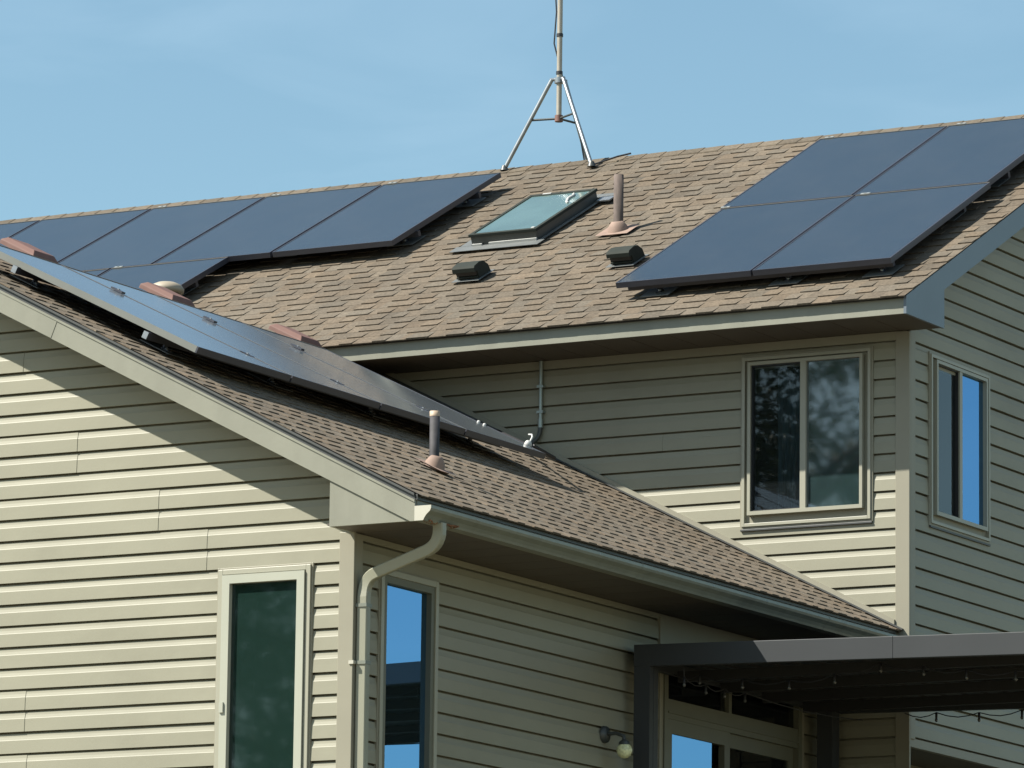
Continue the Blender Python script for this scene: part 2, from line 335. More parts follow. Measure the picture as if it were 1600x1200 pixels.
def wall(name, O, U, N, smin, smax, z0, z1, phase, holes=(), joints=None, m=None, label=None, seedn=1):
    """dutch lap siding: wall point = O + U*s + N*out + z"""
    m = m or M['siding']; mb = MB(); O = V(O); U = V(U); N = V(N); rnd = random.Random(seedn)
    prof = [(0.0, -0.022), (0.011, -0.022), (0.0125, 0.0060), (0.030, 0.0085), (0.047, 0.0125), (0.051, 0.0140), (P_, 0.0165)]
    def outp(t):
        for (a, oa), (b, ob) in zip(prof[:-1], prof[1:]):
            if t <= b+1e-9: return oa+(ob-oa)*(t-a)/(b-a)
        return prof[-1][1]
    def pt(s, z, o): return O+U*s+N*o+V((0, 0, z))
    k0 = math.floor((z0-phase)/P_)-1; k1 = math.ceil((z1-phase)/P_)+1
    for k in range(k0, k1+1):
        zb = phase+k*P_; zt = zb+P_
        cuts = sorted(set([zt-t for t, _ in prof]+[z for h in holes for z in (h[2], h[3]) if zb < z < zt]+[z for z in (z0, z1) if zb < z < zt]))
        jj = (joints or {}).get(k)
        if jj is None and joints is not None and rnd.random() < 0.5:
            jj = rnd.uniform(smin((zb+zt)/2), smax((zb+zt)/2)) if 'auto' in joints else None
        wob = rnd.uniform(-0.0008, 0.0008)
        for a, b in zip(cuts[:-1], cuts[1:]):
            if b-a < 1e-6 or a < z0-1e-6 or b > z1+1e-6: continue
            mid = (a+b)/2
            iv = [(-1e9, 1e9)]
            for h in holes:
                if h[2] < mid < h[3]:
                    nv = []
                    for p, q in iv:
                        if h[0] > p: nv.append((p, min(q, h[0])))
                        if h[1] < q: nv.append((max(p, h[1]), q))
                    iv = nv
            for p, q in iv:
                segs = [(p, q, 0.0)] if jj is None or not (max(p, smin(mid))+.02 < jj < min(q, smax(mid))-.02) else [(p, jj+.002, 0.0025), (jj, q, 0.0)]
                for p2, q2, ex in segs:
                    pa, pb = max(p2, smin(a)), max(p2, smin(b)); qa, qb = min(q2, smax(a)), min(q2, smax(b))
                    if qa <= pa and qb <= pb: continue
                    qa = max(qa, pa); qb = max(qb, pb)
                    oa, ob = outp(zt-a)+ex+wob, outp(zt-b)+ex+wob
                    mb.face([pt(pa, a, oa), pt(qa, a, oa), pt(qb, b, ob), pt(pb, b, ob)], m)
                    if ex: mb.face([pt(qa, a, oa), pt(qa, a, oa-ex), pt(qb, b, ob-ex), pt(qb, b, ob)], m)
                    if abs(a-zb) < 1e-6:
                        mb.face([pt(pa, a, -.022), pt(qa, a, -.022), pt(qa, a, oa), pt(pa, a, oa)], m)
    return part(mb, name, label)

# windows as (s0, s1, z0, z1)
W1 = (-0.885, -0.262, -1.98, -0.25)    # wing front (X)
W2 = (0.285, 0.955, -1.98, -0.245)     # wing side (Y)
DOOR = (3.84, 5.82, GZ+.3, -0.33)      # wing side patio door (Y)
W3 = (-0.585, 0.378, 0.83, 1.99)       # main front (X)
W4 = (6.485, 7.45, 0.83, 1.985)        # main side (Y)
WL = -7.9+0.57                          # wing left wall x
ph = 0.012
wall('wall', (0, 0, 0), (1, 0, 0), (0, -1, 0), lambda z: max(WL, 2*XRDG-(OW-.06-z)/SW), lambda z: min(0, (OW-.06-z)/SW), GZ, OW-SW*XRDG-.07, ph,
     [W1], joints={-2: -0.98, -1: -0.98, 0: -1.32, 1: -1.32, -9: -2.22, -8: -2.22, -11: -2.2, -12: -2.2, 3: -1.9, 4: -1.9, 8: -2.3, 6: -4.0}, label='sunlit gable wall of the front wing', seedn=2)
wall('wall', (0, 0, 0), (0, 1, 0), (1, 0, 0), lambda z: 0, lambda z: D, GZ, ZSW, ph, [W2, DOOR], joints={-6: 2.4, -7: 2.4, -3: 3.1}, label='shaded side wall of the front wing under the gutter', seedn=3)
ph3 = 1.765+.012
wall('wall', (0, D, 0), (1, 0, 0), (0, -1, 0), lambda z: -13.0, lambda z: XM, GZ, ZSM, ph3, [W3], joints={2: -5, -3: -1.2}, label='upper front wall beneath the main eave', seedn=4)
ZB = -0.655
wall('wall', (XM, 0, 0), (0, 1, 0), (1, 0, 0), lambda z: max(D, (z+.06-OM)/SM), lambda z: min(13.5, 2*YRDG-(z+.06-OM)/SM), ZB, SM*YRDG+OM-.07, ph3, [W4],
     joints={2: 8.02, 1: 8.02, 0: 7.75, -2: 8.4, -10: 7.6, -12: 8.0, -17: 7.9, -8: 7.95, 4: 8.6}, label='shaded gable end wall on the right', seedn=5)
# recessed lower wall of the cantilevered gable, back and left walls
wall('wall', (XM-.6, 0, 0), (0, 1, 0), (1, 0, 0), lambda z: D, lambda z: 13.5, GZ, ZB+.05, ph3, [], seedn=6, label='recessed lower wall under the overhang')
b = MB(); b.box((XM-.6, D+.01, ZB-.02), (XM-.002, 13.5, ZB+.012), M['soffit']); b.box((XM-.03, D+.01, ZB-.05), (XM+.012, 13.5, ZB+.006), M['trim']); part(b, 'overhang_soffit')
b = MB()
b.box((-13, 13.5, GZ), (XM, 13.62, ZSM+.1), M['siding']); part(b, 'wall', 'rear wall'); b = MB(); b.box((-13.1, D, GZ), (-13, 13.62, ZSM), M['siding'])
b.prism([(-13.1, D, ZSM-.001), (-13.1, 13.5, ZSM-.001), (-13.1, YRDG, SM*YRDG+OM-.1)], (0.1, 0, 0), M['siding'])
part(b, 'wall', 'far gable wall'); b = MB(); b.box((WL-.1, 0.02, GZ), (WL, D-.01, ZSW), M['siding']); part(b, 'wall', 'far side wall of the wing')

# corner boards
b = MB()
b.box((-0.078, -0.022, GZ), (0.022, 0.0, -0.075), M['trim']); b.box((0.0, 0.0, GZ), (0.022, 0.078, -0.082), M['trim'])
part(b, 'corner_board', bevel=.003)
b = MB(); b.box((XM-.082, D-.022, GZ), (XM+.022, D, ZSM-.004), M['trim']); b.box((XM, D, ZB), (XM+.022, D+.075, ZSM-.004), M['trim'])
part(b, 'corner_board', bevel=.003)
# J channel where the wing roof meets the main wall
b = MB()
def zr(x): return OW-SW*x
b.prism([(-3.5, D-.034, zr(-3.5)+.01), (XM-.084, D-.034, zr(XM-.084)+.01), (XM-.084, D-.034, zr(XM-.084)+.045), (-3.5, D-.034, zr(-3.5)+.045)], (0, .03, 0), M['trim'])
b.prism([(-3.5, D-.05, zr(-3.5)+.001), (XM-.02, D-.05, zr(XM-.02)+.001), (XM-.02, D-.05, zr(XM-.02)+.012), (-3.5, D-.05, zr(-3.5)+.012)], (0, .045, 0), M['drip'])
part(b, 'roof_flashing')

# ------------------------------------------------------------------ roofs
def shingles(P, s0, s1, vmax, name, label, seedn, exp_=0.152, over=.042, tone=1.0, thick=.0088, tabs=(.09, .19, .06, .17)):
    """P(s, v, h) -> point. saw-tooth courses with random laminated tabs; every tab has its own granule colour"""
    rnd = random.Random(seedn); mb = MB(); t0 = 0.0012; S = M['shingle']
    def tint(dark=0.0):
        k = tone*rnd.uniform(0.90, 1.09)*(1-dark); pk = rnd.uniform(-.04, .05)
        return (0.101*k*(1+pk), 0.0825*k, 0.0610*k*(1-pk))
    nc = int(vmax/exp_)+1
    for j in range(nc):
        v = j*exp_-over; v2 = min(v+exp_, vmax)
        if v2 <= v: continue
        s = s0+rnd.uniform(-.25, 0)
        while s < s1:
            ln = rnd.choice((0.13, 0.17, 0.2, 0.24, 0.3)); e = min(s+ln, s1); a = max(s, s0)
            if e > a:
                c = tint(rnd.choice((0, 0, .06, .16)))
                # base layer
                mb.face([P(a, v, t0+.003), P(e, v, t0+.003), P(e, v2, .003), P(a, v2, .003)], S, c)
                mb.face([P(a, v, -.003), P(e, v, -.003), P(e, v, t0+.003), P(a, v, t0+.003)], S, tuple(x*.8 for x in c))  # butt face tinted darker, shade put into the colour
            s += ln
        # laminated tabs
        s = s0+rnd.uniform(-.2, .1)
        while s < s1:
            ln = rnd.uniform(tabs[0], tabs[1]); a = max(s, s0); e = min(s+ln, s1)
            if e-a > .03:
                c = tint(rnd.choice((-.04, 0, 0, .05, .12)))
                h1 = t0+thick; h2 = .0020; top = v2+.004; i0 = a+.003; i1 = e-.003
                mb.face([P(a, v-.001, h1), P(e, v-.001, h1), P(i1, top, h2), P(i0, top, h2)], S, c)
                mb.face([P(a, v-.001, 0), P(e, v-.001, 0), P(e, v-.001, h1), P(a, v-.001, h1)], S, tuple(x*.8 for x in c))  # tab butt darkened in colour as painted shade
                mb.face([P(a, v-.001, 0), P(a, v-.001, h1), P(i0, top, h2), P(i0, top, 0)], S, c)
                mb.face([P(e, v-.001, h1), P(e, v-.001, 0), P(i1, top, 0), P(i1, top, h2)], S, c)
            s += ln+rnd.uniform(tabs[2], tabs[3])
    return part(mb, name, label)
LM = (YRDG-YE)*CM; LW = (XE-XRDG)*CW
roof_m = shingles(lambda s, v, h: mr(s, v, h-.012), -13.2, XR, LM, 'roof', 'long upper roof slope of the main house', 11, over=.053, thick=.0105)
roof_w = shingles(lambda s, v, h: wr(s, v, h-.012), YF, D, LW, 'roof', 'lower roof slope of the front wing', 12, exp_=.138, tone=1.28, tabs=(.07, .15, .05, .12))
# back slopes and decks
b = MB()
def mback(x, y, dz): return V((x, y, SM*(2*YRDG-y)+OM+dz))
b.prism([(-13.2, YE+.02, SM*(YE+.02)+OM-.018), (-13.2, YRDG, SM*YRDG+OM-.018), (-13.2, 2*YRDG-YE, SM*YE+OM-.018), (-13.2, 2*YRDG-YE, SM*YE+OM-.06), (-13.2, YRDG, SM*YRDG+OM-.06), (-13.2, YE+.02, SM*(YE+.02)+OM-.06)], (13.2+XR-.012, 0, 0), M['drip'])
part(b, 'roof_deck')
b = MB()
b.prism([(XE-.02, YF+.012, zr(XE-.02)-.018), (XRDG, YF+.012, zr(XRDG)-.018), (2*XRDG-XE, YF+.012, zr(XE)-.018), (2*XRDG-XE, YF+.012, zr(XE)-.06), (XRDG, YF+.012, zr(XRDG)-.06), (XE-.02, YF+.012, zr(XE-.02)-.06)], (0, D-.02-YF, 0), M['drip'])
part(b, 'roof_deck')
shingles(lambda s, v, h: V((XR-13.2-s+0, 0, 0))+V((0, 2*YRDG-YE-v/CM, SM*(YE+v/CM)+OM))+V((0, SM, 1))/CM*(h-.012), -13.2, XR, LM, 'roof', 'rear roof slope', 13, exp_=.3)
shingles(lambda s, v, h: V((2*XRDG-XE+v/CW, D+YF-s, zr(XE-v/CW)))+V((-SW, 0, 1))/CW*(h-.012), YF, D, LW, 'roof', 'far slope of the front wing roof', 14, exp_=.3)
# ridge caps
def ridge(P, s0, s1, seedn):
    rnd = random.Random(seedn); mb = MB(); s = s0
    while s < s1:
        e = min(s+.17, s1); kk = rnd.uniform(.8, 1.15); c = tuple(x*kk for x in (.095, .078, .057))
        h0, h1 = .006, .002
        for sg in (1, -1):
            mb.face([P(s, 0, h0), P(e, 0, h1), P(e, sg*.12, h1), P(s, sg*.12, h0)], M['shingle'], c)
            mb.face([P(s, sg*.12, h0), P(e, sg*.12, h1), P(e, sg*.12, -.01), P(s, sg*.12, -.01)], M['shingle'], c)
            mb.face([P(s, 0, h0), P(s, 0, -.01), P(s, sg*.12, -.01), P(s, sg*.12, h0)], M['shingle'], c)
        s = e if e >= s1 else e-.004
    part(mb, 'ridge_cap')
ridge(lambda s, t, h: V((XR-.01-(s+13.2)*1.0, YRDG+t, SM*YRDG+OM-abs(t)*SM+h-.004)), -13.2, XR-.02, 21)
ridge(lambda s, t, h: V((XRDG+t, s, zr(XRDG)-abs(t)*SW+h-.004)), YF, D-.6, 22)

# main eave: fascia, drip, soffit
b = MB()
b.box((-13.2, YE, ZSM), (XR-.025, YE+.02, SM*YE+OM-.03), M['fascia'])
part(b, 'fascia', 'front fascia board of the upper eave')
b = MB(); b.box((-13.2, YE-.004, SM*YE+OM-.040), (XR-.025, YE+.01, SM*YE+OM-.022), M['drip']); part(b, 'drip_edge')
b = MB()
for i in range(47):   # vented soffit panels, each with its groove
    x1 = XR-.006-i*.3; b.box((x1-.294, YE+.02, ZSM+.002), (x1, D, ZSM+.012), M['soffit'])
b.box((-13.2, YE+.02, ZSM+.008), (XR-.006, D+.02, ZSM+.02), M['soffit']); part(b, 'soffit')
# main rake fascia with boxed return
b = MB()
zt = lambda y: SM*y+OM-.024
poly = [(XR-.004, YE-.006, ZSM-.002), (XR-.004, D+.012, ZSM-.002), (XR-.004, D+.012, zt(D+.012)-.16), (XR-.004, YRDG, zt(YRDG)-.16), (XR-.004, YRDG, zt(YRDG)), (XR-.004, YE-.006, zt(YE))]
b.prism(poly, (-.02, 0, 0), M['rakeshade']); part(b, 'rake_board', 'blue grey shaded rake board with boxed return')
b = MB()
b.prism([(XR-.004, 2*YRDG-y, z) for _, y, z in poly], (-.02, 0, 0), M['rakeshade'])
b.prism([(XM, D+.03, zt(D)-.15), (XM, YRDG, zt(YRDG)-.15), (XM, YRDG, zt(YRDG)-.14), (XM, D+.03, zt(D)-.14)], (XR-XM-.024, 0, 0), M['soffit'])
b.prism([(XM, 2*YRDG-D-.03, zt(D)-.15), (XM, YRDG, zt(YRDG)-.15), (XM, YRDG, zt(YRDG)-.14), (XM, 2*YRDG-D-.03, zt(D)-.14)], (XR-XM-.024, 0, 0), M['soffit'])
b.box((XM+.001, D, ZSM+.002), (XR-.024, D+.012, zt(D)-.1), M['fascia'])
part(b, 'rake_soffit')
# wing front rake: fascia, drip, return box, soffit
b = MB()
zl = lambda x, o: o-SW*x
b.prism([(XE-.005, YF, ZSW-.003), (.536, YF, ZSW-.003), (XRDG, YF, zl(XRDG, .188)), (XRDG, YF, zl(XRDG, .322)), (XE-.005, YF, zl(XE-.005, .322))], (0, .02, 0), M['fascia'])
# lap joint in the aluminium cladding
b.prism([(-1.93, YF-.0025, zl(-1.93, .190)), (XRDG, YF-.0025, zl(XRDG, .190)), (XRDG, YF-.0025, zl(XRDG, .320)), (-1.885, YF-.0025, zl(-1.885, .320))], (0, .003, 0), M['fascia'])
b.prism([(XE-.005, YF-.006, zl(XE-.005, .308)), (XRDG, YF-.006, zl(XRDG, .308)), (XRDG, YF-.006, zl(XRDG, .322)), (XE-.005, YF-.006, zl(XE-.005, .322))], (0, .006, 0), M['fascia'])
part(b, 'rake_board', 'sunlit pale rake board of the front gable')
b = MB()
b.prism([(2*XRDG-XE, YF, zl(XE, .188)), (XRDG, YF, zl(XRDG, .188)), (XRDG, YF, zl(XRDG, .322)), (2*XRDG-XE, YF, zl(XE, .322))], (0, .02, 0), M['fascia'])
b.prism([(-.001, YF+.02, zl(0, .20)), (XRDG, YF+.02, zl(XRDG, .20)), (XRDG, YF+.02, zl(XRDG, .21)), (-.001, YF+.02, zl(0, .21))], (0, -YF-.02, 0), M['soffit'])
b.prism([(2*XRDG, YF+.02, zl(0, .20)), (XRDG, YF+.02, zl(XRDG, .20)), (XRDG, YF+.02, zl(XRDG, .21)), (2*XRDG, YF+.02, zl(0, .21))], (0, -YF-.02, 0), M['soffit'])
part(b, 'rake_soffit')
b = MB()
b.prism([(XE-.005, YF+.001, zl(XE-.005, .322)), (XRDG, YF+.001, zl(XRDG, .322)), (XRDG, YF+.001, zl(XRDG, .356)), (XE-.005, YF+.001, zl(XE-.005, .356))], (0, .02, 0), M['drip'])
b.prism([(XE-.005, YF-.012, zl(XE-.005, .346)), (XRDG, YF-.012, zl(XRDG, .346)), (XRDG, YF-.012, zl(XRDG, .359)), (XE-.005, YF-.012, zl(XE-.005, .359))], (0, .02, 0), M['drip'])
part(b, 'drip_edge')
b = MB()
b.prism([(-.002, YF+.012, ZSW), (.54, YF+.012, ZSW), (-.002, YF+.012, zl(-.002, .20))], (0, .02, 0), M['fascia'])
b.prism([(-.002, YF+.032, ZSW), (-.002, YF+.032, zl(-.002, .2)), (-.002, 0, zl(-.002, .2)), (-.002, 0, ZSW)], (.02, 0, 0), M['fascia'])
part(b, 'eave_return', 'triangular boxed return under the front rake')
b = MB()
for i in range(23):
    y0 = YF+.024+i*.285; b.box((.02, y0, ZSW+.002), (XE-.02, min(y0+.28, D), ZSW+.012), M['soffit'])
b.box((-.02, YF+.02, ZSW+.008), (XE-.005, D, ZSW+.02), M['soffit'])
part(b, 'soffit')
b = MB(); b.box((XE-.02, YF+.02, ZSW), (XE, D-.002, zr(XE)-.024), M['fascia']); b.box((XE, YF, zr(XE)-.05), (XE+.012, D-.06, zr(XE)-.018), M['drip']); part(b, 'fascia', 'side fascia behind the gutter')

# gutter (K style)
GT = zr(XE)-.088
K = [(0, 0), (0, -.082), (.055, -.082), (.062, -.068), (.075, -.05), (.098, -.03), (.104, -.016), (.104, 0), (.094, 0), (.094, -.006), (.098, -.01)]
gut = MB(); outer = [V((XE+.001+a, 0, GT+z)) for a, z in K]
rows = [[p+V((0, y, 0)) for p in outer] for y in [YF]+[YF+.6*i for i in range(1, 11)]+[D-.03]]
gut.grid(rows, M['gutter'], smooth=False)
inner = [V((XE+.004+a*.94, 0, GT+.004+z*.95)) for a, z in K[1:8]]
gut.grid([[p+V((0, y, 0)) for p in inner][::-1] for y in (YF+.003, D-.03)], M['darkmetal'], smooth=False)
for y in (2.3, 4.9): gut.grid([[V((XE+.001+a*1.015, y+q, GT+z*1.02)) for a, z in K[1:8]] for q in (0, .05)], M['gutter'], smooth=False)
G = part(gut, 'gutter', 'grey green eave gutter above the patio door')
for y in (.25, 1.0, 1.75, 2.5, 3.25, 4.0, 4.75, 5.5): gx = MB(); gx.lathe((XE+.103, y, GT-.012), [(.006, 0), (.006, .003), (.001, .004)], M['galv'], n=8, axis=(1, 0, 0)); gx.build('screw', G)
cap = MB(); cap.prism([V((XE-.003+a*1.03, YF-.006, GT+z*1.03+.001)) for a, z in K[:8]], (0, .006, 0), M['endcap'])
cap.build('end_cap', G)['label'] = 'pale gutter end cap'
st = MB()
for i in range(11):
    a = i/10; st.tube([(XE+.012+.09*random.random(), YF+.02+.30*a, GT-.078), (XE+.012+.09*random.random(), YF+.06+.30*a, GT-.078)], .006, M['rust'], n=6)
o = st.build('rust_patch', G); o['label'] = 'rusty outlet seam under the gutter'
# downspout
b = MB()
path = []
A_ = V((XE+.05, YF+.19, GT-.075)); B_ = V((XE+.05, YF+.19, GT-.17)); C_ = V((.064, .045, -.335)); E_ = V((.060, .030, -.47)); F_ = V((.060, .030, GZ+.15))
def bez(p0, p1, p2, n=7): return [p0*(1-t)**2+p1*2*t*(1-t)+p2*t*t for t in [i/n for i in range(n+1)]]
Bc = V((B_.x, B_.y, GT-.20))
d1 = (C_-Bc).normalized()
path = [A_]+bez(V((A_.x, A_.y, GT-.115)), Bc, Bc+d1*.10)+bez(C_-d1*.085, C_+d1*.01, V((E_.x, E_.y, -.45)))+[F_]
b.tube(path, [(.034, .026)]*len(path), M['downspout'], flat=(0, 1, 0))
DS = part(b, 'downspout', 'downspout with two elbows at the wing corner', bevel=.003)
for z in (-.50, -.83):
    b = MB(); b.box((.0225, -.002, z-.010), (.096, .062, z+.010), M['gutter'])
    if z < -.6: b.box((.0, -.030, z-.010), (.032, -.0005, z+.010), M['endcap'])
    b.build('strap', DS)

# ------------------------------------------------------------------ windows
def wallbox(mb, ax, plane, s0, s1, z0, z1, d0, d1, m):
    """box on wall; ax 'x': front wall (faces -Y), 'y': side wall (faces +X). d = proud distances"""
    if ax == 'x': mb.box((s0, plane-d1, z0), (s1, plane-d0, z1), m)
    else: mb.box((plane+d0, s0, z0), (plane+d1, s1, z1), m)
def ring(mb, ax, plane, s0, s1, z0, z1, w_, d0, d1, m, wb=None, wt=None, wr_=None):
    wb = wb or w_; wt = wt or w_; wr_ = wr_ or w_
    wallbox(mb, ax, plane, s0, s0+w_, z0, z1, d0, d1, m); wallbox(mb, ax, plane, s1-wr_, s1, z0, z1, d0, d1, m)
    wallbox(mb, ax, plane, s0+w_, s1-wr_, z0, z0+wb, d0, d1, m); wallbox(mb, ax, plane, s0+w_, s1-wr_, z1-wt, z1, d0, d1, m)
def pane(parent, ax, plane, s0, s1, z0, z1, d, m, name='pane'):
    mb = MB(); wallbox(mb, ax, plane, s0, s1, z0, z1, d-.006, d, m); return mb.build(name, parent)
def room(ax, plane, s0, s1, z0, z1, depth=1.6, grow=.9):
    mb = MB(); a0, a1, b0, b1 = s0-grow, s1+grow, z0-.9, z1+.12
    if ax == 'x': a1 = min(a1, (XM if plane > 1 else 0)-.04); Ps = lambda s, d, z: V((min(s, XM-.03), plane+d, z))
    else: Ps = lambda s, d, z: V((plane-d, max(s, .03), z))
    m = M['inner']; d0 = .03
    mb.face([Ps(a0, depth, b0), Ps(a1, depth, b0), Ps(a1, depth, b1), Ps(a0, depth, b1)], m)
    mb.face([Ps(a0, d0, b0), Ps(a0, depth, b0), Ps(a0, depth, b1), Ps(a0, d0, b1)], m)
    mb.face([Ps(a1, d0, b0), Ps(a1, depth, b0), Ps(a1, depth, b1), Ps(a1, d0, b1)], m)
    mb.face([Ps(a0, d0, b0), Ps(a1, d0, b0), Ps(a1, depth, b0), Ps(a0, depth, b0)], m)
    mb.face([Ps(a0, d0, b1), Ps(a1, d0, b1), Ps(a1, depth, b1), Ps(a0, depth, b1)], m)
    # wall around the opening from inside
    for q in ((a0, s0, b0, b1), (s1, a1, b0, b1), (s0, s1, b0, z0), (s0, s1, z1, b1)):
        mb.face([Ps(q[0], d0, q[2]), Ps(q[1], d0, q[2]), Ps(q[1], d0, q[3]), Ps(q[0], d0, q[3])], m)
    part(mb, 'interior_wall')
def curtain(parent, ax, plane, s0, s1, z0, z1, d, amp=.02, m=None):
    mb = MB(); n = 60; rows = []
    for z in (z0, (z0+z1)/2, z1):
        row = []
        for i in range(n+1):
            s = s0+(s1-s0)*i/n; o = d+amp*math.sin(i*.9)+amp*.5*math.sin(i*2.3+z)
            row.append(V((s, plane+o, z)) if ax == 'x' else V((plane-o, s, z)))
        rows.append(row)
    mb.grid(rows, m or M['curtain']); mb.build('curtain', parent)

# wing front: tall picture window
mb = MB(); s0, s1, z0, z1 = W1
ring(mb, 'x', 0, s0, s1, z0, z1, .03, -.03, .034, M['winframe'])
ring(mb, 'x', 0, s0-.012, s1+.012, z0-.012, z1+.012, .014, 0, .022, M['trim'])
w1 = part(mb, 'window', 'tall window in the sunlit gable wall', bevel=.002)
mb = MB(); ring(mb, 'x', 0, s0+.034, s1-.034, z0+.034, z1-.034, .05, -.03, .046, M['white']); mb.build('sash', w1)
mb = MB(); mb.box((s0+.036, -.056, -1.085), (s0+.062, -.046, -1.025), M['white']); mb.build('latch', w1)
pane(w1, 'x', 0, s0+.084, s1-.084, z0+.084, z1-.084, .012, M['glassdark']); room('x', 0, s0, s1, z0, z1)
curtain(w1, 'x', 0, s0+.05, s0+.16, z0, z1, .12, m=M['curtain'])
# wing side window
mb = MB(); s0, s1, z0, z1 = W2
ring(mb, 'y', 0, s0, s1, z0, z1, .035, -.04, .03, M['winframe'])
ring(mb, 'y', 0, s0-.012, s1+.012, z0-.012, z1+.012, .014, 0, .02, M['trim'])
w2 = part(mb, 'window', 'narrow window reflecting blue sky beside the downspout', bevel=.002)
mb = MB(); ring(mb, 'y', 0, s0+.036, s1-.036, z0+.036, z1-.036, .04, -.04, .022, M['wood']); mb.build('sash', w2)
pane(w2, 'y', 0, s0+.074, s1-.074, z0+.074, z1-.074, -.012, M['glassside'])
# main front slider
def slider(ax, plane, W, label, inset, mull, proud, flip):
    s0, s1, z0, z1 = W; mb = MB()
    ring(mb, ax, plane, s0, s1, z0, z1, .022, -.03, .034, M['winframe'])
    ring(mb, ax, plane, s0-.014, s1+.014, z0-.016, z1+.014, .016, 0, .024, M['trim'])
    ring(mb, ax, plane, s0+.02, s1-.02, z0+.02, z1-.02, .06, -.03, .008, M['trim'])
    wallbox(mb, ax, plane, s0-.01, s1+.01, z0-.03, z0-.016, 0, .03, M['drip'])
    o = part(mb, 'window', label, bevel=.002)
    a0, a1, b0, b1 = inset; mb = MB()
    ring(mb, ax, plane, a0, a1, b0, b1, .022, -.03, proud, M['winframe'], wb=.026)
    wallbox(mb, ax, plane, mull-.02, mull+.022, b0+.02, b1-.02, -.02, proud-.004, M['winframe'])
    mb.build('sash', o)
    mb = MB(); ring(mb, ax, plane, a0+.022, mull-.02, b0+.026, b1-.022, .008, -.01, proud-.016, M['black']); mb.build('screen_frame', o)
    return o
I3 = (-0.535, 0.325, 0.905, 1.955)
w3 = slider('x', D, W3, 'two pane sliding window under the upper eave', I3, -.12, .05, False)
pane(w3, 'x', D, I3[0]+.022, -.14, I3[2]+.02, I3[3]-.02, .012, M['screenglass'])
pane(w3, 'x', D, -.098, I3[1]-.022, I3[2]+.02, I3[3]-.02, .022, M['glass'])
room('x', D, *W3); curtain(w3, 'x', D, -.40, -.17, .7, 1.97, .14); curtain(w3, 'x', D, .06, .33, .7, 1.97, .14)
I4 = (6.555, 7.395, 0.895, 1.955)
w4 = slider('y', XM, W4, 'two pane sliding window in the shaded right wall', I4, 6.955, .042, True)
pane(w4, 'y', XM, I4[0]+.022, 6.935, I4[2]+.02, I4[3]-.02, .006, M['screenglass'])
pane(w4, 'y', XM, 6.977, I4[1]-.022, I4[2]+.02, I4[3]-.02, .012, M['glassside'])
# patio door and transom
mb = MB(); s0, s1, z0, z1 = DOOR
ring(mb, 'y', 0, s0, s1, z0, z1, .05, -.03, .035, M['wood'])
wallbox(mb, 'y', 0, s0+.05, s1-.05, -.735, -.61, -.03, .03, M['wood']); wallbox(mb, 'y', 0, s0+.05, s1-.05, -.70, -.688, .03, .04, M['wood'])
wallbox(mb, 'y', 0, 4.76, 4.80, -.61, z1-.05, -.02, .026, M['wood'])
dr = part(mb, 'patio_door', 'sliding glass patio door with transom under the pergola')
for a, c in ((s0+.05, 4.76), (4.80, s1-.05)): pane(dr, 'y', 0, a, c, -.61, z1-.05, -.005, M['screenglass'], 'transom')
for a, c, gm, dd in ((s0+.05, 4.78, 'glassside', .012), (4.74, s1-.05, 'screenglass', -.014)):
    mb = MB(); ring(mb, 'y', 0, a, c, z0+.05, -.735, .075, -.02, dd+.012, M['wood'], wt=.09); mb.build('sash', dr)
    if gm == 'glassside': pane(dr, 'y', 0, a+.01, c-.24, z0+.1, -.825, dd+.002, M[gm])
    else: pane(dr, 'y', 0, a+.07, c-.07, z0+.1, -.80, dd-.002, M[gm])
mb = MB(); wallbox(mb, 'y', 0, 3.79, 3.838, GZ+.3, -.10, 0, .026, M['trim']); wallbox(mb, 'y', 0, 5.822, 5.87, GZ+.3, -.10, 0, .026, M['trim'])
wallbox(mb, 'y', 0, 3.838, 5.822, -.33, -.10, .014, .022, M['trim']); part(mb, 'door_casing')

# globe wall lamp
L_ = V((.16, 3.06, -1.03)); mb = MB()
mb.tube([(.016, 3.06, -.925), (.10, 3.06, -.92), (.155, 3.06, -.94), (.16, 3.06, -.98)], .012, M['darkmetal'], n=8)
mb.lathe((.016, 3.06, -.925), [(0.0, .03), (.05, .022), (.055, 0)], M['darkmetal'], n=16, axis=(1, 0, 0))
mb.lathe((.16, 3.06, -.99), [(.012, .03), (.034, .012), (.036, -.004)], M['darkmetal'], n=16)
lamp = part(mb, 'wall_lamp', 'small globe lamp on the side wall left of the pergola post')
mb = MB(); mb.lathe(L_, [(.0005, -.05), (.022, -.045), (.04, -.03), (.05, 0), (.045, .022), (.032, .038)], M['amber'], n=20); mb.build('globe', lamp)

# conduit on the main wall
mb = MB(); cy = D-.035
cp = [(-2.14, cy, 2.088), (-2.14, cy, 1.66)]+[tuple(p) for p in bez(V((-2.14, cy, 1.62)), V((-2.14, cy, 1.50)), V((-2.27, cy-.04, 1.50)), 5)]
mb.tube(cp[:2], .014, M['conduit'], n=10); mb.tube(cp[1:]+[(-2.42, cy-.1, 1.60)], .015, M['darkmetal'], n=10)
mb.tube([(-2.14, cy, 1.68), (-2.14, cy, 1.62)], .019, M['conduit'], n=10)
for z in (1.9, 1.72): mb.box((-2.165, cy-.016, z), (-2.115, cy+.02, z+.018), M['conduit'])
cd = part(mb, 'conduit', 'grey electrical conduit dropping from the eave')

# ------------------------------------------------------------------ skylight, pipes and vents (parts of the house)
def lpart(mb, name, mw, label=None, bevel=0.0):
    o = mb.build(name, None, bevel=bevel); o.parent = house; o.matrix_world = mw
    if label: o['label'] = label
    return o
